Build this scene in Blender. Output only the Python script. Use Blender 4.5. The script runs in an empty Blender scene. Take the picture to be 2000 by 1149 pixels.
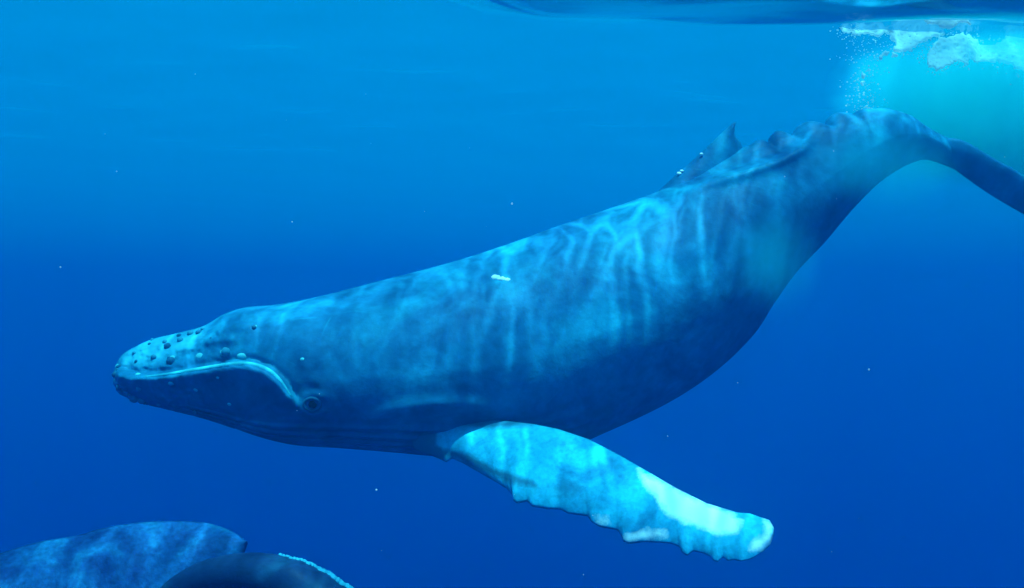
import bpy, bmesh, math, random
from mathutils import Vector, noise
from mathutils.bvhtree import BVHTree

random.seed(7)
S = bpy.context.scene
COL = S.collection
R = math.radians

# ------------------------------------------------------------------ camera, sky, sun, exposure
cam = bpy.data.cameras.new('camera'); cam_o = bpy.data.objects.new('camera', cam); COL.objects.link(cam_o)
cam.sensor_width = 36.0
cam.lens = 18.0 / math.tan(R(30))
cam.clip_start = 0.05; cam.clip_end = 2000
cam_o.location = (0, 0, 0); cam_o.rotation_euler = (R(90), 0, 0)
S.camera = cam_o

SUN_EL, SUN_AZ = 77.0, 152.0       # azimuth clockwise from +Y (the view direction)
w = bpy.data.worlds.new('World'); S.world = w; w.use_nodes = True
nt = w.node_tree; nt.nodes.clear()
sky = nt.nodes.new('ShaderNodeTexSky'); sky.sky_type = 'NISHITA'; sky.sun_disc = False
sky.sun_elevation = R(SUN_EL); sky.sun_rotation = R(SUN_AZ)
bg = nt.nodes.new('ShaderNodeBackground'); bg.inputs['Strength'].default_value = 0.12
out = nt.nodes.new('ShaderNodeOutputWorld')
nt.links.new(sky.outputs[0], bg.inputs[0]); nt.links.new(bg.outputs[0], out.inputs[0])

sun = bpy.data.lights.new('sun', 'SUN'); sun.energy = 5.0; sun.angle = R(0.5); sun.color = (1.0, 0.96, 0.96)
sun_o = bpy.data.objects.new('sun', sun); COL.objects.link(sun_o)
sd = Vector((math.sin(R(SUN_AZ)) * math.cos(R(SUN_EL)), math.cos(R(SUN_AZ)) * math.cos(R(SUN_EL)), math.sin(R(SUN_EL))))
sun_o.rotation_euler = sd.to_track_quat('Z', 'Y').to_euler()
sun_o.location = sd * 60

S.view_settings.view_transform = 'Standard'; S.view_settings.look = 'None'
S.view_settings.exposure = 1.95; S.view_settings.gamma = 1.0; S.view_settings.use_curve_mapping = False
S.render.engine = 'CYCLES'
cy = S.cycles
cy.use_denoising = True
cy.max_bounces = 10; cy.diffuse_bounces = 2; cy.glossy_bounces = 2; cy.transmission_bounces = 2
cy.volume_bounces = 6; cy.transparent_max_bounces = 12
cy.volume_step_rate = 1.0; cy.volume_max_steps = 256
cy.sample_clamp_indirect = 6.0

# ------------------------------------------------------------------ helpers
K = math.tan(R(30)) / 1000.0        # tangent per photo pixel
def ray(px, py): return Vector(((px - 1000) * K, 1.0, (574.5 - py) * K))
def unproj(px, py, p0, n):
    d = ray(px, py); return d * (p0.dot(n) / d.dot(n))
def lerp(a, b, t): return a + (b - a) * t
def sstep(a, b, x):
    t = max(0.0, min(1.0, (x - a) / (b - a))); return t * t * (3 - 2 * t)
def catmull(pts, n):
    """n+1 points along a Catmull-Rom curve through tuples pts"""
    m = len(pts) - 1; res = []
    for i in range(n + 1):
        u = i / n * m; k = min(int(u), m - 1); t = u - k
        p0, p1, p2, p3 = pts[max(k-1, 0)], pts[k], pts[k+1], pts[min(k+2, m)]
        res.append(tuple(0.5 * (2*b + (c-a)*t + (2*a-5*b+4*c-d)*t*t + (3*b-a-3*c+d)*t**3) for a, b, c, d in zip(p0, p1, p2, p3)))
    return res
def resample(pts, n):
    """n+1 points equally spaced along a polyline"""
    L = [0.0]
    for a, b in zip(pts, pts[1:]): L.append(L[-1] + math.dist(a, b))
    res = []; k = 0
    for i in range(n + 1):
        s = L[-1] * i / n
        while k < len(pts) - 2 and L[k+1] < s: k += 1
        t = (s - L[k]) / max(L[k+1] - L[k], 1e-9); t = max(0, min(1, t))
        res.append(tuple(lerp(a, b, t) for a, b in zip(pts[k], pts[k+1])))
    return res
def poly_sd(x, y, pts):
    """distance to a polyline, sign (+ = below it in the picture), position along it 0..1"""
    best = 1e9; sg = 1; tt = 0; m = len(pts) - 1
    for k in range(m):
        ax, ay = pts[k]; bx, by = pts[k+1]
        dx, dy = bx-ax, by-ay
        t = ((x-ax)*dx + (y-ay)*dy) / (dx*dx + dy*dy); tc = max(0, min(1, t))
        d = math.hypot(x-ax-dx*tc, y-ay-dy*tc)
        if d < best:
            best = d; sg = 1 if dx*(y-ay) - dy*(x-ax) > 0 else -1; tt = (k+tc)/m
    return best, sg, tt
def in_poly(x, y, pl):
    r = False; j = len(pl) - 1
    for i in range(len(pl)):
        if (pl[i][1] > y) != (pl[j][1] > y) and x < (pl[j][0]-pl[i][0])*(y-pl[i][1])/(pl[j][1]-pl[i][1]) + pl[i][0]: r = not r
        j = i
    return r
def mesh_obj(name, verts, faces, mat, parent=None, smooth=True):
    me = bpy.data.meshes.new(name); me.from_pydata(verts, [], faces); me.update()
    if smooth: me.polygons.foreach_set('use_smooth', [True] * len(me.polygons))
    me.materials.append(mat)
    o = bpy.data.objects.new(name, me); COL.objects.link(o)
    if parent: put_under(o, parent)
    return o
def put_under(o, parent):
    o.parent = parent; o.matrix_parent_inverse = parent.matrix_world.inverted()
def thing(name, loc, label, cat, group=None):
    o = bpy.data.objects.new(name, None); COL.objects.link(o); o.location = loc
    o['label'] = label; o['category'] = cat
    if group: o['group'] = group
    bpy.context.view_layer.update()
    return o

class NT:
    def __init__(s, name):
        s.m = bpy.data.materials.new(name); s.m.use_nodes = True
        s.t = s.m.node_tree; s.t.nodes.clear()
        s.out = s.n('ShaderNodeOutputMaterial')
    def n(s, kind, **kw):
        nd = s.t.nodes.new(kind)
        for k, v in kw.items(): setattr(nd, k, v)
        return nd
    def l(s, a, b): s.t.links.new(a, b)
    def ramp(s, fac, stops, interp='LINEAR'):
        r = s.n('ShaderNodeValToRGB'); e = r.color_ramp; e.interpolation = interp
        while len(e.elements) < len(stops): e.elements.new(0.5)
        for el, (p, c) in zip(e.elements, stops):
            el.position = p; el.color = (*c, 1) if len(c) == 3 else c
        s.l(fac, r.inputs[0]); return r.outputs[0]
    def math(s, op, a, b=None, clamp=False):
        m = s.n('ShaderNodeMath', operation=op, use_clamp=clamp)
        for i, v in enumerate((a, b)):
            if v is None: continue
            if isinstance(v, (int, float)): m.inputs[i].default_value = v
            else: s.l(v, m.inputs[i])
        return m.outputs[0]
    def mix(s, fac, a, b, mode='MIX'):
        m = s.n('ShaderNodeMix', data_type='RGBA', blend_type=mode)
        for sock, v in ((m.inputs[0], fac), (m.inputs[6], a), (m.inputs[7], b)):
            if isinstance(v, (int, float)): sock.default_value = v
            elif isinstance(v, tuple): sock.default_value = (*v, 1)
            else: s.l(v, sock)
        return m.outputs[2]
    def noise(s, vec, scale, detail=4, rough=0.55, dist=0.0):
        nd = s.n('ShaderNodeTexNoise'); nd.inputs['Scale'].default_value = scale
        nd.inputs['Detail'].default_value = detail; nd.inputs['Roughness'].default_value = rough
        nd.inputs['Distortion'].default_value = dist
        s.l(vec, nd.inputs['Vector']); return nd.outputs[0]
    def mapping(s, vec, scale=(1,1,1), rot=(0,0,0), loc=(0,0,0)):
        m = s.n('ShaderNodeMapping'); m.inputs['Scale'].default_value = scale
        m.inputs['Rotation'].default_value = rot; m.inputs['Location'].default_value = loc
        s.l(vec, m.inputs[0]); return m.outputs[0]

def skin(name, dark, mid, light, lo, hi, scale=1.2, rough=0.5, patches=None, bump=0.25, stretch=(1,1,1), fine=((0.65,)*3, (1.2,)*3), pcol=(0.9, 0.93, 0.93)):
    """whale skin: two pigments in clouds, fine scratches, pores; patches = attribute name for white areas and painted sunlight"""
    t = NT(name)
    pos = t.n('ShaderNodeTexCoord').outputs['Object']
    v = t.mapping(pos, stretch)
    a = t.noise(v, scale, 6, 0.62, 0.6)
    col = t.ramp(a, [(lo, dark), ((lo+hi)/2, mid), (hi, light)])
    f = t.noise(v, scale * 9, 4, 0.6)
    col = t.mix(0.55, col, t.ramp(f, [(0.34, fine[0]), (0.66, fine[1])]), 'MULTIPLY')
    # thin pale scratches
    sc = t.n('ShaderNodeTexVoronoi', feature='DISTANCE_TO_EDGE'); sc.inputs['Scale'].default_value = 1.7
    t.l(t.mapping(v, (0.5, 1, 2.2), (0.3, 0.7, 0.2)), sc.inputs['Vector'])
    line = t.math('MULTIPLY', t.ramp(sc.outputs['Distance'], [(0.0, (1,1,1)), (0.012, (0,0,0))]), t.ramp(t.noise(v, 2.1, 2), [(0.55, (0,0,0)), (0.7, (0.5, 0.5, 0.5))]))
    col = t.mix(line, col, light)
    b = t.n('ShaderNodeBsdfPrincipled')
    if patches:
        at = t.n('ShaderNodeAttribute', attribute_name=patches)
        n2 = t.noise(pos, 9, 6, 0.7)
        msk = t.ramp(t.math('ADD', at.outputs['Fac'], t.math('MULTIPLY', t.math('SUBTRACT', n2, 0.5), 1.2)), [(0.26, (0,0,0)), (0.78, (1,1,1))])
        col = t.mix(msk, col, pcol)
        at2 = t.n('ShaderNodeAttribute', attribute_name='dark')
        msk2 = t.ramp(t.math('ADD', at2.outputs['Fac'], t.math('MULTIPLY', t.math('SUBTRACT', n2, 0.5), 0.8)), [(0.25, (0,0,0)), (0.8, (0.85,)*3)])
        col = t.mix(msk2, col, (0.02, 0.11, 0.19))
    t.l(col, b.inputs['Base Color'])
    b.inputs['Roughness'].default_value = rough
    b.inputs['IOR'].default_value = 1.12
    bp = t.n('ShaderNodeBump'); bp.inputs['Strength'].default_value = bump; bp.inputs['Distance'].default_value = 0.03
    t.l(t.math('ADD', t.noise(v, 6, 5, 0.6), t.math('MULTIPLY', t.noise(pos, 40, 3), 0.25)), bp.inputs['Height'])
    t.l(bp.outputs[0], b.inputs['Normal'])
    t.l(b.outputs[0], t.out.inputs['Surface'])
    return t.m
def plain(name, col, rough=0.5, nscale=20.0):
    t = NT(name); pos = t.n('ShaderNodeTexCoord').outputs['Object']
    b = t.n('ShaderNodeBsdfPrincipled'); b.inputs['Roughness'].default_value = rough; b.inputs['IOR'].default_value = 1.12
    c = t.ramp(t.noise(pos, nscale, 4), [(0.3, tuple(x * 0.7 for x in col)), (0.7, col)])
    t.l(c, b.inputs['Base Color']); t.l(b.outputs[0], t.out.inputs['Surface'])
    return t.m

BACK = skin('back skin', (0.004, 0.06, 0.16), (0.008, 0.15, 0.30), (0.013, 0.29, 0.46), 0.30, 0.70, 1.2, patches='pale', pcol=(0.03, 0.34, 0.5))  # pcol is the sunlight painted on the snout
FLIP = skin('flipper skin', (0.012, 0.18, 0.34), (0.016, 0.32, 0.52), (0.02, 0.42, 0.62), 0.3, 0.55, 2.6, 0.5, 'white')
FLUKE = skin('dark shaded skin', (0.005, 0.02, 0.07), (0.008, 0.03, 0.09), (0.012, 0.07, 0.15), 0.35, 0.7, 1.3)
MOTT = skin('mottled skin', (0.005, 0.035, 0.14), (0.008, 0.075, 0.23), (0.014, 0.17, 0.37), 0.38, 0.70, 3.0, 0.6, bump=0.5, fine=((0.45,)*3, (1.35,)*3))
SUNLIT = plain('sunlit skin', (0.10, 0.6, 0.68))  # sun on the brighter tubercles, put into their colour
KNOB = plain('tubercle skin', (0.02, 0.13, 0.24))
LIPM = plain('sunlit lip skin', (0.05, 0.5, 0.6))
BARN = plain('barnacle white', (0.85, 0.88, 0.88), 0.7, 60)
EYEM = plain('eye dark', (0.01, 0.015, 0.02), 0.15)

# ------------------------------------------------------------------ the water: body, surface, sea floor
SURF = 3.56
def trough(x, y):
    return math.exp(-((y - 9.3 - 0.02*x + 0.12*math.sin(1.7*x)) / 1.3) ** 2) * sstep(-1.5, 0.5, x)
def wave(x, y):
    z = 0.045 * math.sin(0.9*x + 0.35*y + 0.4) + 0.035 * math.sin(-0.5*x + 1.25*y + 1.1) + 0.02 * math.sin(2.3*x - 1.1*y) + 0.016*math.sin(1.2*x + 3.1*y + 2.0)
    z += 0.07 * noise.noise(Vector((x*0.55, y*0.8, 3.3))) + 0.03 * noise.noise(Vector((x*1.7, y*2.4, 7.7)))
    # the swell whose trough dips into the top of the view on the right
    z = 0.7 * z * (1 - 0.5 * trough(x, y)) - 0.625 * trough(x, y)
    return SURF + z
def axis(lo, hi, c, d0, growth):
    a = [c]; d = d0
    while a[-1] < hi: a.append(min(a[-1] + d, hi)); d = d if abs(a[-1]-c) < 9 else d*growth
    b = [c]; d = d0
    while b[-1] > lo: b.append(max(b[-1] - d, lo)); d = d if abs(b[-1]-c) < 9 else d*growth
    return b[:0:-1] + a
xs = axis(-140, 140, 1.0, 0.11, 1.12); ys = axis(-100, 170, 10.0, 0.11, 1.12)
vs = [(x, y, wave(x, y) if abs(x) < 40 and -30 < y < 60 else SURF) for y in ys for x in xs]
nx = len(xs)
fs = [(j*nx+i, j*nx+i+1, (j+1)*nx+i+1, (j+1)*nx+i) for j in range(len(ys)-1) for i in range(nx-1)]
t = NT('water surface')
geo = t.n('ShaderNodeNewGeometry')
pos = geo.outputs['Position']
dot = t.n('ShaderNodeVectorMath', operation='DOT_PRODUCT'); t.l(geo.outputs['Incoming'], dot.inputs[0]); t.l(geo.outputs['Normal'], dot.inputs[1])
cosi = t.math('ABSOLUTE', dot.outputs['Value'])
tir = t.ramp(cosi, [(0.02, (1,1,1)), (0.64, (1,1,1)), (0.70, (0.06, 0.06, 0.06)), (1.0, (0.02, 0.02, 0.02))])
# patterned transparency stands in for ripples focusing the sunlight
warp = t.n('ShaderNodeVectorMath', operation='ADD')
nz = t.n('ShaderNodeTexNoise'); nz.inputs['Scale'].default_value = 1.1; nz.inputs['Detail'].default_value = 2
t.l(pos, nz.inputs['Vector'])
wsc = t.n('ShaderNodeVectorMath', operation='SCALE'); wsc.inputs['Scale'].default_value = 0.5; t.l(nz.outputs['Color'], wsc.inputs[0])
t.l(pos, warp.inputs[0]); t.l(wsc.outputs[0], warp.inputs[1])
def net(scale, lo, hi, rot, st):
    v = t.n('ShaderNodeTexVoronoi', feature='DISTANCE_TO_EDGE'); v.inputs['Scale'].default_value = scale
    t.l(t.mapping(warp.outputs[0], st, (0, 0, rot)), v.inputs['Vector'])
    return t.ramp(v.outputs['Distance'], [(lo, (1,1,1)), (hi, (0,0,0))], 'EASE')
caus = t.math('MAXIMUM', net(1.7, 0.0, 0.2, 0.45, (1.9, 0.5, 1)), t.math('MULTIPLY', net(3.0, 0.0, 0.22, 0.6, (1.5, 0.6, 1)), 0.45))
swell = t.ramp(t.noise(pos, 0.5, 3), [(0.35, (0.55,)*3), (0.65, (1,)*3)])
caus = t.math('MULTIPLY', caus, t.ramp(t.noise(pos, 0.9, 2), [(0.36, (0.25,)*3), (0.62, (1,)*3)]))
tr = t.math('ADD', t.math('MULTIPLY', caus, 0.66), 0.34, True)
tr = t.math('MULTIPLY', tr, swell)
tb = t.n('ShaderNodeBsdfTransparent'); t.l(tr, tb.inputs[0])
gl = t.n('ShaderNodeBsdfGlossy'); gl.inputs['Roughness'].default_value = 0.12
tlb = t.n('ShaderNodeBsdfTranslucent'); tlb.inputs[0].default_value = (0.0, 0.058, 0.115, 1)   # broken facets that let daylight through
gmx = t.n('ShaderNodeMixShader')
gat = t.n('ShaderNodeAttribute', attribute_name='glassy')
t.l(t.math('MULTIPLY', t.ramp(t.noise(t.mapping(pos, (0.5, 1.2, 1)), 0.8, 4), [(0.3, (0.73,)*3), (0.75, (0.79,)*3)]),
    t.math('SUBTRACT', 1.0, t.math('MULTIPLY', gat.outputs['Fac'], t.ramp(t.noise(t.mapping(pos, (0.25, 1.6, 1)), 1.5, 3), [(0.4, (0.9,)*3), (0.62, (0.25,)*3)])))), gmx.inputs[0])
t.l(gl.outputs[0], gmx.inputs[1]); t.l(tlb.outputs[0], gmx.inputs[2])
mx = t.n('ShaderNodeMixShader'); t.l(tir, mx.inputs[0]); t.l(tb.outputs[0], mx.inputs[1]); t.l(gmx.outputs[0], mx.inputs[2])
t.l(mx.outputs[0], t.out.inputs['Surface'])
surf = mesh_obj('water_surface', vs, fs, t.m); surf['kind'] = 'structure'
ga = surf.data.attributes.new('glassy', 'FLOAT', 'POINT')     # the unbroken face of the swell mirrors the deep
ga.data.foreach_set('value', [min(1.0, trough(x, y) * 1.4) if 4 < y < 16 else 0.0 for x, y, z in vs])

floor_m = plain('sea floor sand', (0.10, 0.12, 0.12), 0.9, 0.2)
fl = mesh_obj('sea_floor', [(-160, -120, -80), (160, -120, -80), (160, 190, -80), (-160, 190, -80)], [(0, 1, 2, 3)], floor_m)
fl['kind'] = 'structure'

def box(name, lo, hi, mat):
    v = [(x, y, z) for x in (lo[0], hi[0]) for y in (lo[1], hi[1]) for z in (lo[2], hi[2])]
    f = [(0,1,3,2), (4,6,7,5), (0,4,5,1), (2,3,7,6), (0,2,6,4), (1,5,7,3)]
    return mesh_obj(name, v, f, mat, smooth=False)
t = NT('sea water')
pv = t.n('ShaderNodeVolumePrincipled')
WATER_DENS = 0.16
pv.inputs['Density'].default_value = WATER_DENS
pv.inputs['Color'].default_value = (0.0, 0.088, 0.172, 1)
pv.inputs['Absorption Color'].default_value = (0.0, 0.774, 0.922, 1)
pv.inputs['Anisotropy'].default_value = 0.8
t.l(pv.outputs[0], t.out.inputs['Volume'])
hz = box('haze', (-165, -125, -81), (165, 195, SURF + 0.45), t.m); hz['kind'] = 'stuff'
hz['label'] = 'clear blue sea water all around the whales'

# ------------------------------------------------------------------ the whale in the middle
YAW = 0.13
P0 = Vector((0, 9.4, 0)); PN = Vector((YAW, -1, 0)).normalized()      # its plane of symmetry (PN points to the camera side)
UP = 0.0055                                                            # metres per photo pixel at that plane
ST = [  # back point, belly point, half width (all in photo pixels)
 (226, 716, 226, 738, 12), (238, 694, 237, 762, 44), (265, 677, 262, 777, 72), (300, 662, 300, 788, 96),
 (350, 650, 350, 799, 118), (400, 636, 405, 811, 138), (440, 613, 460, 828, 155), (482, 600, 525, 851, 172),
 (540, 595, 590, 866, 184), (620, 580, 672, 872, 192), (710, 557, 770, 880, 200), (800, 534, 870, 889, 206),
 (900, 507, 972, 892, 210), (1000, 474, 1080, 879, 210), (1100, 438, 1180, 840, 206), (1200, 404, 1290, 788, 198),
 (1285, 374, 1378, 731, 186), (1345, 346, 1450, 664, 168), (1400, 316, 1492, 604, 148), (1452, 288, 1540, 540, 126),
 (1520, 264, 1600, 478, 104), (1590, 242, 1655, 415, 84), (1650, 224, 1703, 367, 66), (1712, 212, 1748, 335, 52),
 (1764, 222, 1785, 317, 42), (1802, 246, 1814, 312, 36), (1842, 266, 1848, 323, 26), (1885, 283, 1884, 340, 9)]
LIP = [(226, 722), (262, 734), (320, 731), (400, 718), (450, 709), (490, 709), (525, 721), (552, 745), (572, 775), (580, 800)]
KEEL = [(1300, 392), (1380, 356), (1450, 338), (1520, 315), (1568, 288), (1600, 262)]
RIDGES = [  # polyline, height, half thickness (pixels): folds of skin
 ([(700, 832), (760, 806), (830, 793), (900, 792), (990, 803)], 8, 17),
 ([(585, 775), (610, 768), (640, 778)], 4, 7), ([(585, 800), (612, 812), (645, 800)], 6, 6),
 ([(585, 690), (600, 730), (640, 770), (660, 810)], 3, 12), ([(420, 655), (450, 640), (500, 632)], 6, 10),
 ([(330, 690), (400, 668), (470, 660)], 6, 9)]
NS, NA = 460, 200
prof = catmull(ST, NS)
def body_grid(detail=True):
    vs = []
    for i, (tx, ty, bx, by, hw) in enumerate(prof):
        cx, cy_ = (tx+bx)/2, (ty+by)/2
        s = i / NS
        for j in range(NA):
            th = 2 * math.pi * j / NA
            c, sn = math.cos(th), math.sin(th)
            head = 1 - sstep(430, 620, cx)
            ey = lerp(1.0, 0.8, head)
            cc = math.copysign(abs(c) ** ey, c)
            x = cx + (tx - cx) * cc; y = cy_ + (ty - cy_) * cc
            wz = hw
            # above the middle the back narrows to a rounded ridge, the tail stock is a keel
            wz *= 1 - 0.14 * max(0, c) - 0.12 * sstep(1350, 1700, cx) * max(0, c)
            a = abs(sn) ** lerp(1.0, 0.85, head)
            roof = lerp(0.03, 0.8, 1 - sstep(330, 560, cx)) * (1 - sstep(1500, 1750, cx))
            if c > 0: a = lerp(a, 1 - cc ** 1.4, roof)
            off = 0.0
            x0_, y0_ = x, y
            pn = unproj(x, y, P0, PN) + PN * (wz * a * UP)         # where the near side shows in the photo
            x, y = pn.x / pn.y / K + 1000, 574.5 - pn.z / pn.y / K
            if detail:
                if x < 640:
                    d, sg, tt = poly_sd(x, y, LIP)
                    fade = sstep(0.0, 0.06, tt) * (1 - sstep(0.86, 1.0, tt)) if d < 400 else 0
                    if tt > 0.995 or tt < 0.002: fade = 0
                    lo_ = 18 * math.exp(-(d / 26) ** 2) + 4
                    hi_ = -(20 * (1 - sstep(0, 90, d)) + 8 * math.exp(-(d/12)**2)) * lerp(1, 0.75, sstep(480, 600, x))
                    off += fade * lerp(hi_, lo_, sstep(-4, 4, d * sg))
                if 1270 < x < 1640:
                    d, sg, tt = poly_sd(x, y, KEEL)
                    f = sstep(0, 0.2, tt) * (1 - sstep(0.75, 1, tt))
                    off += f * (13 * math.exp(-(d/13)**2) if sg > 0 else (13 * math.exp(-(d/9)**2) - 24 * sstep(0, 18, d)))
                for pl, hgt, thk in RIDGES:
                    if min(p[0] for p in pl) - 60 < x < max(p[0] for p in pl) + 60:
                        d, sg, tt = poly_sd(x, y, pl)
                        off += hgt * math.exp(-(d/thk)**2) * (sstep(0, 0.15, tt) * (1 - sstep(0.85, 1, tt)) if 0 < tt < 1 else 0)
                # throat grooves
                vg = (1 - sstep(1000, 1200, x)) * sstep(300, 420, x) * sstep(-0.45, -0.62, c)
                off += 4.5 * vg * math.sin(th * 38)
                # broad folds along the flank
                off += 3 * noise.noise(Vector((x * 0.006, y * 0.012, 1.0 if sn > 0 else 9.0)))
                off += 0.7 * noise.noise(Vector((x * 0.03, y * 0.03, 4.0)))
                if x < 500: off += (1 - sstep(330, 500, x)) * (3.0 * noise.noise(Vector((x * 0.07, y * 0.08, 14.0))) + 3.0 * noise.noise(Vector((x * 0.14, y * 0.15, 24.0))))
            x, y = x0_, y0_
            z = wz * a
            z = math.copysign(max(z + off * min(1, a * 2.2), 0.4 * z), sn) if abs(sn) > 1e-6 else 0
            # knuckles along the ridge of the tail stock
            if detail and 1470 < cx < 1790 and c > 0.6:
                k = sstep(0.6, 1, c) * sstep(1470, 1560, cx) * (1 - sstep(1650, 1765, cx))
                b = 22 * k * k * (abs(math.sin((cx - 1470) / 13.0 + 1.1*math.sin(cx/47))) ** 0.6 - 0.65)
                x += b * -0.3; y -= b
            p = unproj(x, y, P0, PN) + PN * (z * UP)
            vs.append(p)
    return vs
bv = body_grid()
bf = [(i*NA + j, i*NA + (j+1) % NA, (i+1)*NA + (j+1) % NA, (i+1)*NA + j) for i in range(NS) for j in range(NA)]
bf.append(tuple(range(NA))[::-1]); bf.append(tuple(NS*NA + j for j in range(NA)))

SUNLIT_HEAD = [(236, 700), (250, 682), (290, 664), (350, 650), (400, 640), (392, 660), (372, 678), (345, 690), (310, 706), (280, 715), (245, 714)]  # outline of the sunlit snout top, painted into the skin
body_sunlit = []
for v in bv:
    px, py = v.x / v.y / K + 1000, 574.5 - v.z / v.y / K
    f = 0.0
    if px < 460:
        d = poly_sd(px, py, SUNLIT_HEAD + [SUNLIT_HEAD[0]])[0]
        f = max(0.0, min(1.0, 0.5 + (d if in_poly(px, py, SUNLIT_HEAD) else -d) / 36))
    body_sunlit.append(f)
whale = thing('whale', P0 + Vector((-0.5, 0, -1.2)), 'humpback whale swimming left across the middle of the view with one long pale flipper', 'whale', 'humpback whales in the open sea')
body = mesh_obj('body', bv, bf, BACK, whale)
body.data.attributes.new('pale', 'FLOAT', 'POINT').data.foreach_set('value', body_sunlit)
bvh = BVHTree.FromPolygons([tuple(v) for v in bv], bf)
def on_body(px, py):
    d = ray(px, py).normalized(); loc, nor, idx, dist = bvh.ray_cast(Vector((0, 0, 0)), d)
    if loc is None:
        loc = unproj(px, py, P0, PN); nor = Vector((0, -1, 0.3)).normalized()
    if nor.dot(d) > 0: nor = -nor
    if py < 350 and 1300 < px < 1440: loc = unproj(px, py, P0, PN) + PN * 0.05      # on the dorsal fin
    return loc, nor

def blade(name, up, lo, plane_p, plane_n, thick, mat, parent, nu=150, nc=26, camber=0.0, attrs=None, bend=None, under=1.0):
    """a fin: two edges traced in photo pixels, laid on its own slanted plane and given a lens-shaped thickness"""
    U = resample(up, nu); L = resample(lo, nu); n = plane_n.normalized()
    top, bot = [], []; at = {k: [] for k in (attrs or {})}
    for i in range(nu + 1):
        s = i / nu
        th = thick(s) if callable(thick) else thick
        end = math.sqrt(max(0.0, 1 - max(0, (s - 0.9) / 0.1) ** 2))
        for j in range(nc + 1):
            c = j / nc
            px, py = lerp(U[i][0], L[i][0], c), lerp(U[i][1], L[i][1], c)
            p = unproj(px, py, plane_p, n)
            if bend: p = p + bend(s, c)
            prof_ = (max(0.0, 4*c*(1-c))) ** 0.8
            hgt = th * prof_ * end * (1 + 0.12 * noise.noise(p * 3.0))
            top.append(p + n * (hgt + camber * 4*c*(1-c)))
            bot.append(p + n * (-hgt * under + camber * 4*c*(1-c)))
            for k, fn in (attrs or {}).items(): at[k].append(fn(px, py))
    m = nc + 1; N = len(top); f = []
    for i in range(nu):
        for j in range(nc):
            a = i*m + j
            f.append((a, a+1, a+m+1, a+m)); f.append((N+a, N+a+m, N+a+m+1, N+a+1))
        f.append((i*m, (i+1)*m, N+(i+1)*m, N+i*m)); f.append((i*m+nc, N+i*m+nc, N+(i+1)*m+nc, (i+1)*m+nc))
    for j in range(nc):
        f.append((j, N+j, N+j+1, j+1)); a = nu*m + j; f.append((a, a+1, N+a+1, N+a))
    o = mesh_obj(name, top + bot, f, mat, parent)
    bm = bmesh.new(); bm.from_mesh(o.data); bmesh.ops.remove_doubles(bm, verts=bm.verts, dist=1e-4)
    bmesh.ops.recalc_face_normals(bm, faces=bm.faces)
    if attrs:
        for k in attrs:
            lay = bm.verts.layers.float.new(k)
            fn = attrs[k]
            for v in bm.verts:
                c = v.co
                px = c.x / c.y / K + 1000; py = 574.5 - c.z / c.y / K
                v[lay] = fn(px, py)
    bm.to_mesh(o.data); bm.free()
    return o

# dorsal fin
dors_up = [(1288, 372), (1322, 340), (1370, 298), (1405, 264), (1432, 240), (1437, 241)]
dors_lo = [(1330, 420), (1380, 390), (1440, 330), (1450, 288), (1436, 268), (1434, 252), (1437, 241)]
blade('dorsal_fin', catmull(dors_up, 40), catmull(dors_lo, 40), P0, PN, lambda s: lerp(0.19, 0.035, s), BACK, whale, 70, 16)

# flipper
FUP = [(800, 812), (850, 816), (900, 815), (960, 819), (1040, 828), (1090, 838), (1150, 858), (1210, 889), (1260, 918), (1320, 953), (1380, 983), (1440, 1001), (1465, 1003), (1485, 1010), (1503, 1016), (1512, 1032), (1511, 1046)]
FLO = [(812, 880), (850, 893), (872, 903), (884, 896), (905, 905), (930, 920), (962, 938), (990, 955), (1000, 967), (1003, 979), (1010, 984), (1030, 980), (1040, 990), (1070, 995), (1095, 996), (1110, 1004), (1148, 1009), (1156, 1021), (1172, 1030), (1206, 1036), (1213, 1046), (1217, 1058), (1228, 1063), (1260, 1059), (1310, 1062), (1326, 1068), (1333, 1080), (1342, 1086), (1354, 1077), (1374, 1081), (1388, 1088), (1394, 1096), (1402, 1098), (1412, 1089), (1422, 1096), (1436, 1094), (1448, 1097), (1462, 1094), (1472, 1090), (1490, 1078), (1504, 1066), (1511, 1046)]
fl_p = on_body(862, 850)[0] + Vector((0, 0.05, 0))
FN = Vector((-0.36, -0.72, 0.6))
def patch(polys, soft):
    def fn(x, y):
        v = 0.0
        for pl in polys:
            d = poly_sd(x, y, pl + [pl[0]])[0]
            v = max(v, 0.5 + (d if in_poly(x, y, pl) else -d) / (2*soft))
        return max(0.0, min(1.0, v))
    return fn
W1 = patch([[(1247, 920), (1300, 945), (1360, 975), (1420, 998), (1446, 1016), (1440, 1042), (1410, 1045), (1370, 1032), (1340, 1022), (1305, 1006), (1284, 976), (1260, 948)],
            [(1495, 1020), (1510, 1024), (1508, 1055), (1490, 1070), (1465, 1075), (1470, 1060), (1495, 1045)],
            [(1165, 1013), (1190, 1013), (1190, 1022), (1165, 1022)], [(1220, 1046), (1270, 1036), (1300, 1038), (1300, 1046), (1225, 1055)]], 14)
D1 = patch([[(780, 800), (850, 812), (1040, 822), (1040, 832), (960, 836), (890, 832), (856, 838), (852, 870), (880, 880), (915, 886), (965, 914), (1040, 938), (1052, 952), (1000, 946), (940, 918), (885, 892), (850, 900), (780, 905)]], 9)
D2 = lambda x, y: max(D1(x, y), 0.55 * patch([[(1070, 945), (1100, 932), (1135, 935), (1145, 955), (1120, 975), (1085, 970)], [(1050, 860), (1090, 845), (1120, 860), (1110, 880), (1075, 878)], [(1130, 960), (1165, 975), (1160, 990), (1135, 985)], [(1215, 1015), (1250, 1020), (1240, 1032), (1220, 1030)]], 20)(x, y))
blade('pectoral_flipper', FUP, FLO, fl_p, FN, lambda s: lerp(0.10, 0.03, s), FLIP, whale, 320, 40, 0.02, {'white': W1, 'dark': D2}, under=0.35)

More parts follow.
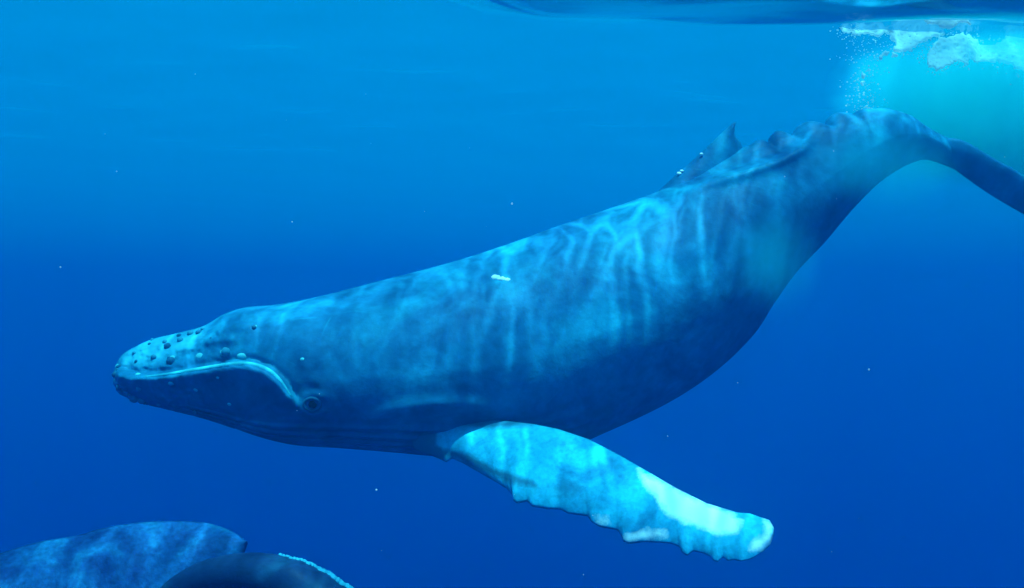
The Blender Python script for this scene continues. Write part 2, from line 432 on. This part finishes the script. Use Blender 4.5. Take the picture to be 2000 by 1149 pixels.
# tail flukes
fk_p = unproj(1838, 294, P0, PN)
blade('tail_fluke', catmull([(1745, 285), (1820, 279), (1858, 270), (1890, 279), (1940, 308), (2000, 343), (2080, 398), (2150, 470)], 80),
      catmull([(1765, 315), (1810, 312), (1845, 318), (1880, 343), (1930, 378), (2000, 419), (2070, 455), (2150, 470)], 80), fk_p, Vector((-0.45, -0.75, -0.42)), lambda s: lerp(0.12, 0.02, s), BACK, whale, 80, 20)
# far lobe: reaches away behind the near one
far = [(0.0, 0.10, 0.03), (0.35, 0.6, 0.06), (0.85, 1.2, 0.05), (1.35, 1.7, -0.05)]
fv, ff = [], []
NF, NC = 40, 14
fr = catmull(far, NF)
for i, (x, y, z) in enumerate(fr):
    s = i / NF; ch = lerp(0.55, 0.04, s ** 1.4); th = lerp(0.09, 0.012, s)
    for j in range(2 * NC):
        a = 2*math.pi*j/(2*NC)
        fv.append(fk_p + Vector((x + 0.35*ch*math.cos(a)*1.0 + 0.1*s, y - 0.2*ch*math.cos(a), z + th*math.sin(a))))
M2 = 2*NC
ff = [(i*M2+j, i*M2+(j+1) % M2, (i+1)*M2+(j+1) % M2, (i+1)*M2+j) for i in range(NF) for j in range(M2)] + [tuple(range(M2)), tuple(NF*M2+j for j in range(M2))]
mesh_obj('tail_fluke', fv, ff, FLUKE, whale)

# lower lip: the jaw's sunlit rim, its brightness painted as a pale colour
def sweep(name, pts, rad, mat, parent, sides=10):
    vs, fs = [], []
    n = len(pts)
    for i, p in enumerate(pts):
        d = (pts[min(i+1, n-1)] - pts[max(i-1, 0)]).normalized()
        a = d.cross(Vector((0, 1, 0.2))).normalized(); b = d.cross(a)
        r = rad(i / (n-1))
        for j in range(sides):
            an = 2*math.pi*j/sides
            vs.append(p + a*(r*math.cos(an)) + b*(r*math.sin(an)))
    fs = [(i*sides+j, i*sides+(j+1) % sides, (i+1)*sides+(j+1) % sides, (i+1)*sides+j) for i in range(n-1) for j in range(sides)]
    fs += [tuple(range(sides))[::-1], tuple((n-1)*sides+j for j in range(sides))]
    return mesh_obj(name, vs, fs, mat, parent)
lip_px = catmull([(284, 735), (330, 731), (400, 720), (450, 712), (488, 711), (522, 722), (548, 744), (568, 773)], 60)
lp = [on_body(x, y + 1) for x, y in lip_px]
sm = [l[0] for l in lp]
for _ in range(6): sm = [sm[0]] + [(sm[i-1] + sm[i]*2 + sm[i+1]) / 4 for i in range(1, len(sm)-1)] + [sm[-1]]
sweep('lower_lip', [p + Vector((0, -0.005, 0)) for p in sm], lambda s: 0.026 * (0.35 + 0.65 * sstep(0, 0.25, s) * (1 - sstep(0.75, 1, s))), LIPM, whale)

# tubercles, barnacles and white fin-edge glints, eye
ico = bmesh.new(); bmesh.ops.create_icosphere(ico, subdivisions=2, radius=1.0)
iv = [v.co.copy() for v in ico.verts]; ifc = [tuple(v.index for v in f.verts) for f in ico.faces]; ico.free()
def knob_mesh(name, mat, seed, flat=0.75, rough=0.18):
    me = bpy.data.meshes.new(name)
    me.from_pydata([tuple(Vector((v.x, v.y, v.z * flat)) * (1 + rough * noise.noise(v * 1.6 + Vector((seed, 0, 0))))) for v in iv], [], ifc)
    me.polygons.foreach_set('use_smooth', [True]*len(me.polygons)); me.materials.append(mat); return me
MIDK = plain('mid tubercle skin', (0.03, 0.24, 0.38))  # a tone between the dark and the pale tubercles
TM = [knob_mesh('tubercle', (KNOB, MIDK, MIDK, KNOB, MIDK)[k], k, 1.0) for k in range(5)]
TP = [knob_mesh('tubercle', SUNLIT, k + 5) for k in range(3)]
BM = [knob_mesh('barnacle_glint', BARN, k + 9, 0.6, 0.4) for k in range(3)]
def stick(name, me, px, py, r, sink=0.3, parent=whale, stretch=1.0):
    loc, nor = on_body(px, py)
    o = bpy.data.objects.new(name, me); COL.objects.link(o)
    o.location = loc - nor * (r * sink); o.rotation_euler = nor.to_track_quat('Z', 'Y').to_euler()
    o.scale = (r * stretch, r, r); put_under(o, parent); return o
for k, (px, py, r) in enumerate([(233, 757, 8), (246, 768, 7), (262, 778, 8), (282, 786, 7), (270, 760, 5), (232, 716, 5), (229, 722, 4), (262, 690, 4), (266, 706, 6), (300, 698, 6), (292, 672, 5), (297, 664, 5), (322, 668, 5), (327, 677, 6), (330, 698, 5), (350, 656, 6), (352, 665, 6), (372, 652, 5),
        (388, 650, 6), (396, 643, 5), (334, 706, 6), (412, 660, 4), (441, 688, 7), (496, 640, 6), (236, 754, 5), (240, 764, 5), (252, 772, 5), (276, 783, 5), (288, 788, 5), (310, 790, 4), (224, 732, 5), (340, 793, 4), (380, 806, 4)]):
    stick('tubercle', TM[k % 5], px, py, r * UP * (0.55 + 0.75 * random.random()), 0.0)
for k, (px, py, r) in enumerate([(228, 716, 6), (224, 742, 6), (269, 731, 6), (335, 750, 5), (382, 762, 5), (336, 699, 5), (389, 695, 8), (437, 689, 8), (472, 698, 9), (497, 638, 5), (425, 738, 3), (448, 790, 4), (590, 702, 4)]):
    o = stick('tubercle', TP[k % 3], px, py, r * UP * 0.9, 0.35, stretch=1.25); o['label'] = 'tubercle with sunlight painted on'
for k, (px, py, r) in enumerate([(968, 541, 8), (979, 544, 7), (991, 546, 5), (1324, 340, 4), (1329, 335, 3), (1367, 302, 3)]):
    stick('barnacle_glint', BM[k % 3], px, py, r * UP * 0.85, 0.25, stretch=1.4)  # those on the fin edge are sun glints made as white knobs
eye = stick('eye', knob_mesh('eye', EYEM, 3, 0.8, 0.0), 610, 791, 8 * UP, 0.35)
el, en = on_body(610, 790)
ring = []
for i in range(25):
    a = 2*math.pi*i/24
    ring.append(on_body(610 + 16*math.cos(a), 790 - 12*math.sin(a))[0])
sweep('eyelid', ring, lambda s: 0.016, KNOB, whale, 8)

# ------------------------------------------------------------------ the second whale at the lower left
W2C = Vector((-2.6, 6.3, -3.0))
whale2 = thing('whale', W2C, 'diving whale at the lower left corner with dark arched tail stock and mottled fluke', 'whale', 'humpback whales in the open sea')
# spine of the arched body: tail root, hump, then down to the right under the frame
Q0 = Vector((0, 6.2, 0)); QN = Vector((-0.25, -1, 0)).normalized(); UQ = 0.0036
SP = [(360, 1235, 70, 60), (430, 1185, 90, 75), (500, 1168, 102, 85), (575, 1182, 112, 95), (650, 1240, 130, 120), (760, 1340, 165, 155), (900, 1500, 220, 210), (1060, 1700, 270, 260), (1230, 1930, 270, 250), (1400, 2150, 190, 190), (1500, 2290, 60, 70)]
sp = catmull(SP, 160); NA2 = 72
v2 = []
for i, (cx, cy_, r, wd) in enumerate(sp):
    a = sp[max(i-1, 0)]; b = sp[min(i+1, 160)]
    tx, ty = b[0]-a[0], b[1]-a[1]; L = math.hypot(tx, ty); nx_, ny_ = ty/L, -tx/L
    for j in range(NA2):
        th = 2*math.pi*j/NA2; c = math.cos(th)
        rr = r
        if c > 0.75:
            rr += 4.0 * sstep(0.75, 1, c) * (abs(math.sin(cx / 8.5)) - 0.4) * sstep(520, 600, cx) * (1 - sstep(780, 860, cx))
            rr += 5 * sstep(0.75, 1.0, c)
        x = cx + nx_*rr*c; y = cy_ + ny_*rr*c
        v2.append(unproj(x, y, Q0, QN) + QN * (wd * UQ * (math.sin(th) + 1.0 * c)))
f2 = [(i*NA2+j, i*NA2+(j+1) % NA2, (i+1)*NA2+(j+1) % NA2, (i+1)*NA2+j) for i in range(160) for j in range(NA2)] + [tuple(range(NA2))[::-1], tuple(160*NA2+j for j in range(NA2))]
mesh_obj('body', v2, f2, FLUKE, whale2)  # shade on the hump is put into this darker skin
rim = resample([(490, 1064), (540, 1067), (580, 1080), (620, 1103), (660, 1128), (700, 1154), (740, 1186)], 40)
bv2 = BVHTree.FromPolygons([tuple(v) for v in v2], f2)
RIMM = plain('sunlit ridge skin', (0.03, 0.30, 0.46))  # sunlit rim of the ridge, put into the knuckle colour
KN = [knob_mesh('knuckle', RIMM, k + 20, 0.8, 0.3) for k in range(3)]
for k, (x, y) in enumerate(rim):   # a row of knuckles
    hit = None
    for dy in range(-12, 16):
        hit = bv2.ray_cast(Vector((0, 0, 0)), ray(x - dy*0.4, y + dy).normalized())
        if hit[0] is not None: break
    if hit[0] is None or k < 9: continue
    o = bpy.data.objects.new('knuckle', KN[k % 3]); COL.objects.link(o)
    o.location = hit[0]; rr = 0.014 + 0.013 * sstep(9, 28, k)
    o.rotation_euler = (0, R(32), 0); o.scale = (rr * 1.25, rr * 1.6, rr); put_under(o, whale2)
fup = catmull([(-260, 1190), (-120, 1118), (0, 1081), (70, 1060), (150, 1046), (200, 1032), (270, 1021), (340, 1018), (400, 1021), (440, 1032), (468, 1047), (484, 1062)], 120)
flo = catmull([(-260, 1240), (-120, 1300), (0, 1320), (80, 1310), (160, 1290), (240, 1260), (300, 1230), (350, 1200), (400, 1165), (440, 1130), (470, 1095), (484, 1062)], 120)
blade('tail_fluke', fup, flo, Vector((-2.6, 7.0, -2.05)), Vector((0.15, -0.75, 0.55)), lambda s: lerp(0.16, 0.025, s), MOTT, whale2, 140, 40, 0.05)

# ------------------------------------------------------------------ bubbles and foam at the upper right, added haze puffs
def cloud_mat(name, dens, col, scale, soft0, soft1, aniso=0.2):
    t = NT(name); pos = t.n('ShaderNodeTexCoord').outputs['Object']
    ln = t.n('ShaderNodeVectorMath', operation='LENGTH'); t.l(pos, ln.inputs[0])
    nz = t.noise(pos, scale, 3, 0.6)
    r = t.math('ADD', ln.outputs['Value'], t.math('MULTIPLY', t.math('SUBTRACT', nz, 0.5), 0.7))
    f = t.ramp(r, [(soft0, (1,1,1)), (soft1, (0,0,0))], 'EASE')
    pv = t.n('ShaderNodeVolumePrincipled'); pv.inputs['Color'].default_value = (*col, 1)
    pv.inputs['Absorption Color'].default_value = (*col, 1); pv.inputs['Anisotropy'].default_value = aniso
    t.l(t.math('MULTIPLY', f, dens), pv.inputs['Density']); t.l(pv.outputs[0], t.out.inputs['Volume'])
    return t.m
def puff(name, loc, scale, mat, label):
    bm = bmesh.new(); bmesh.ops.create_icosphere(bm, subdivisions=3, radius=1.0)
    me = bpy.data.meshes.new(name); bm.to_mesh(me); bm.free(); me.materials.append(mat)
    o = bpy.data.objects.new(name, me); COL.objects.link(o); o.location = loc; o.scale = scale
    o['kind'] = 'stuff'; o['label'] = label; return o
CM = cloud_mat('bubble cloud', 1.9, (0.05, 0.76, 1.0), 1.6, 0.55, 0.98)
puff('bubble_cloud', ray(1950, 195) * 13.0, (2.55, 1.9, 1.55), CM, 'pale cloud of fine bubbles behind the tail near the surface')
PM = cloud_mat('thin glare veil', 1.25, (0.02, 0.8, 1.0), 0.8, 0.1, 0.95)
puff('haze_veil', ray(1515, 515) * 8.1, (0.52, 0.3, 0.62), PM, 'faint round glare spot added beside the whale flank')  # added puff standing in for a round spot of backscattered glare

puff('haze_veil', ray(1725, 325) * 8.6, (0.95, 0.3, 0.55), cloud_mat('added haze', 1.5, (0.02, 0.8, 1.0), 0.8, 0.1, 0.95), 'thin pale haze added beside the tail stock')  # added puff that lays haze over the tail
FOAM = NT('foam'); t = FOAM
df = t.n('ShaderNodeBsdfDiffuse'); df.inputs[0].default_value = (0.96, 0.96, 0.96, 1)
tl = t.n('ShaderNodeBsdfTranslucent'); tl.inputs[0].default_value = (0.96, 0.96, 0.96, 1)
mx = t.n('ShaderNodeMixShader'); mx.inputs[0].default_value = 0.5
t.l(df.outputs[0], mx.inputs[1]); t.l(tl.outputs[0], mx.inputs[2]); tp = t.n('ShaderNodeBsdfTransparent'); mx2 = t.n('ShaderNodeMixShader'); mx2.inputs[0].default_value = 0.35   # light passes between the bubbles
t.l(mx.outputs[0], mx2.inputs[1]); t.l(tp.outputs[0], mx2.inputs[2]); t.l(mx2.outputs[0], t.out.inputs['Surface'])
FP = [[(1643, 44), (1668, 36), (1715, 38), (1750, 45), (1790, 50), (1835, 55), (1860, 62), (1815, 82), (1780, 95), (1745, 98), (1752, 80), (1705, 66), (1665, 56), (1650, 58)],
      [(1812, 32), (1830, 30), (1850, 40), (1888, 44), (1890, 52), (1860, 52), (1838, 44)],
      [(1815, 100), (1830, 80), (1870, 76), (1905, 74), (1930, 86), (1960, 80), (1975, 62), (2000, 50), (2060, 40), (2060, 150), (2000, 140), (1960, 122), (1900, 112), (1868, 118), (1835, 135), (1818, 118)],
      [(1716, 110), (1732, 108), (1733, 116), (1717, 116)], [(1740, 107), (1750, 107), (1749, 113), (1740, 113)], [(1688, 146), (1693, 146), (1690, 158), (1686, 158)]]
FOAM_P = Vector((0, 11.0, 3.12)); FOAM_N = Vector((0.1, -0.8, 0.62)).normalized()
fvs, ffs = [], []
def bub(c, r):
    b = len(fvs)
    for v in iv0: fvs.append(c + v * r)
    for f in if0: ffs.append(tuple(b + k for k in f))
ico = bmesh.new(); bmesh.ops.create_icosphere(ico, subdivisions=1, radius=1.0)
iv0 = [v.co.copy() for v in ico.verts]; if0 = [tuple(v.index for v in f.verts) for f in ico.faces]; ico.free()
for pl in FP:
    x0, x1 = min(p[0] for p in pl), max(p[0] for p in pl); y0, y1 = min(p[1] for p in pl), max(p[1] for p in pl)
    for _ in range(int((x1-x0+24)*(y1-y0+24) * 0.28)):
        x, y = random.uniform(x0-12, x1+12), random.uniform(y0-12, y1+12)
        d = poly_sd(x, y, pl + [pl[0]])[0] * (1 if in_poly(x, y, pl) else -1)
        q = d + 9 * noise.noise(Vector((x*0.05, y*0.07, 2.0))) + 4 * noise.noise(Vector((x*0.2, y*0.2, 5.0)))
        if random.random() > sstep(-4, 5, q): continue
        near = FOAM_P * (0.84 if pl is FP[1] else 1.0)
        bub(unproj(x, y, near, FOAM_N) + FOAM_N * (0.10 * noise.noise(Vector((x*0.02, y*0.03, 8.0))) + random.uniform(-0.02, 0.02)), random.uniform(0.012, 0.022))
fo = mesh_obj('foam', fvs, ffs, FOAM.m); rm = fo.modifiers.new('merge', 'REMESH'); rm.mode = 'VOXEL'; rm.voxel_size = 0.016; rm.use_smooth_shade = True
smo = fo.modifiers.new('smooth', 'SMOOTH'); smo.factor = 0.5; smo.iterations = 4
fo['kind'] = 'stuff'; fo['label'] = 'white foam hanging under the surface at the upper right'

# single bubbles around the foam and sinking below it
fvs, ffs = [], []
for _ in range(1500):
    pl = random.choice(FP[:3]); a = random.choice(pl)
    x, y = a[0] + random.gauss(0, 16), a[1] + abs(random.gauss(0, 10)) * random.choice((1, 1, -0.6))
    if random.random() < 0.2: x, y = random.gauss(1685, 22), random.uniform(60, 250)
    if y < 38: continue
    bub(unproj(x, y, FOAM_P, FOAM_N) + Vector((0, random.uniform(-0.15, 0.1), 0)), 0.004 + 0.008 * random.random() ** 2)
bb = mesh_obj('loose_bubbles', fvs, ffs, FOAM.m); bb['kind'] = 'stuff'; bb['label'] = 'loose small bubbles around the foam at the upper right'

# specks drifting in the water
fvs, ffs = [], []
for px, py, dd, r in [(1000, 398, 6, 0.008), (1697, 722, 6, 0.007), (735, 957, 6, 0.007), (228, 335, 7, 0.006), (118, 522, 6, 0.006)] + [(random.uniform(0, 2000), random.uniform(60, 1149), random.uniform(5, 12), random.uniform(0.0025, 0.004)) for _ in range(40)]:
    bub(ray(px, py) * dd, r)
spk = mesh_obj('plankton_specks', fvs, ffs, FOAM.m); spk['kind'] = 'stuff'; spk['label'] = 'tiny pale specks drifting in the water'
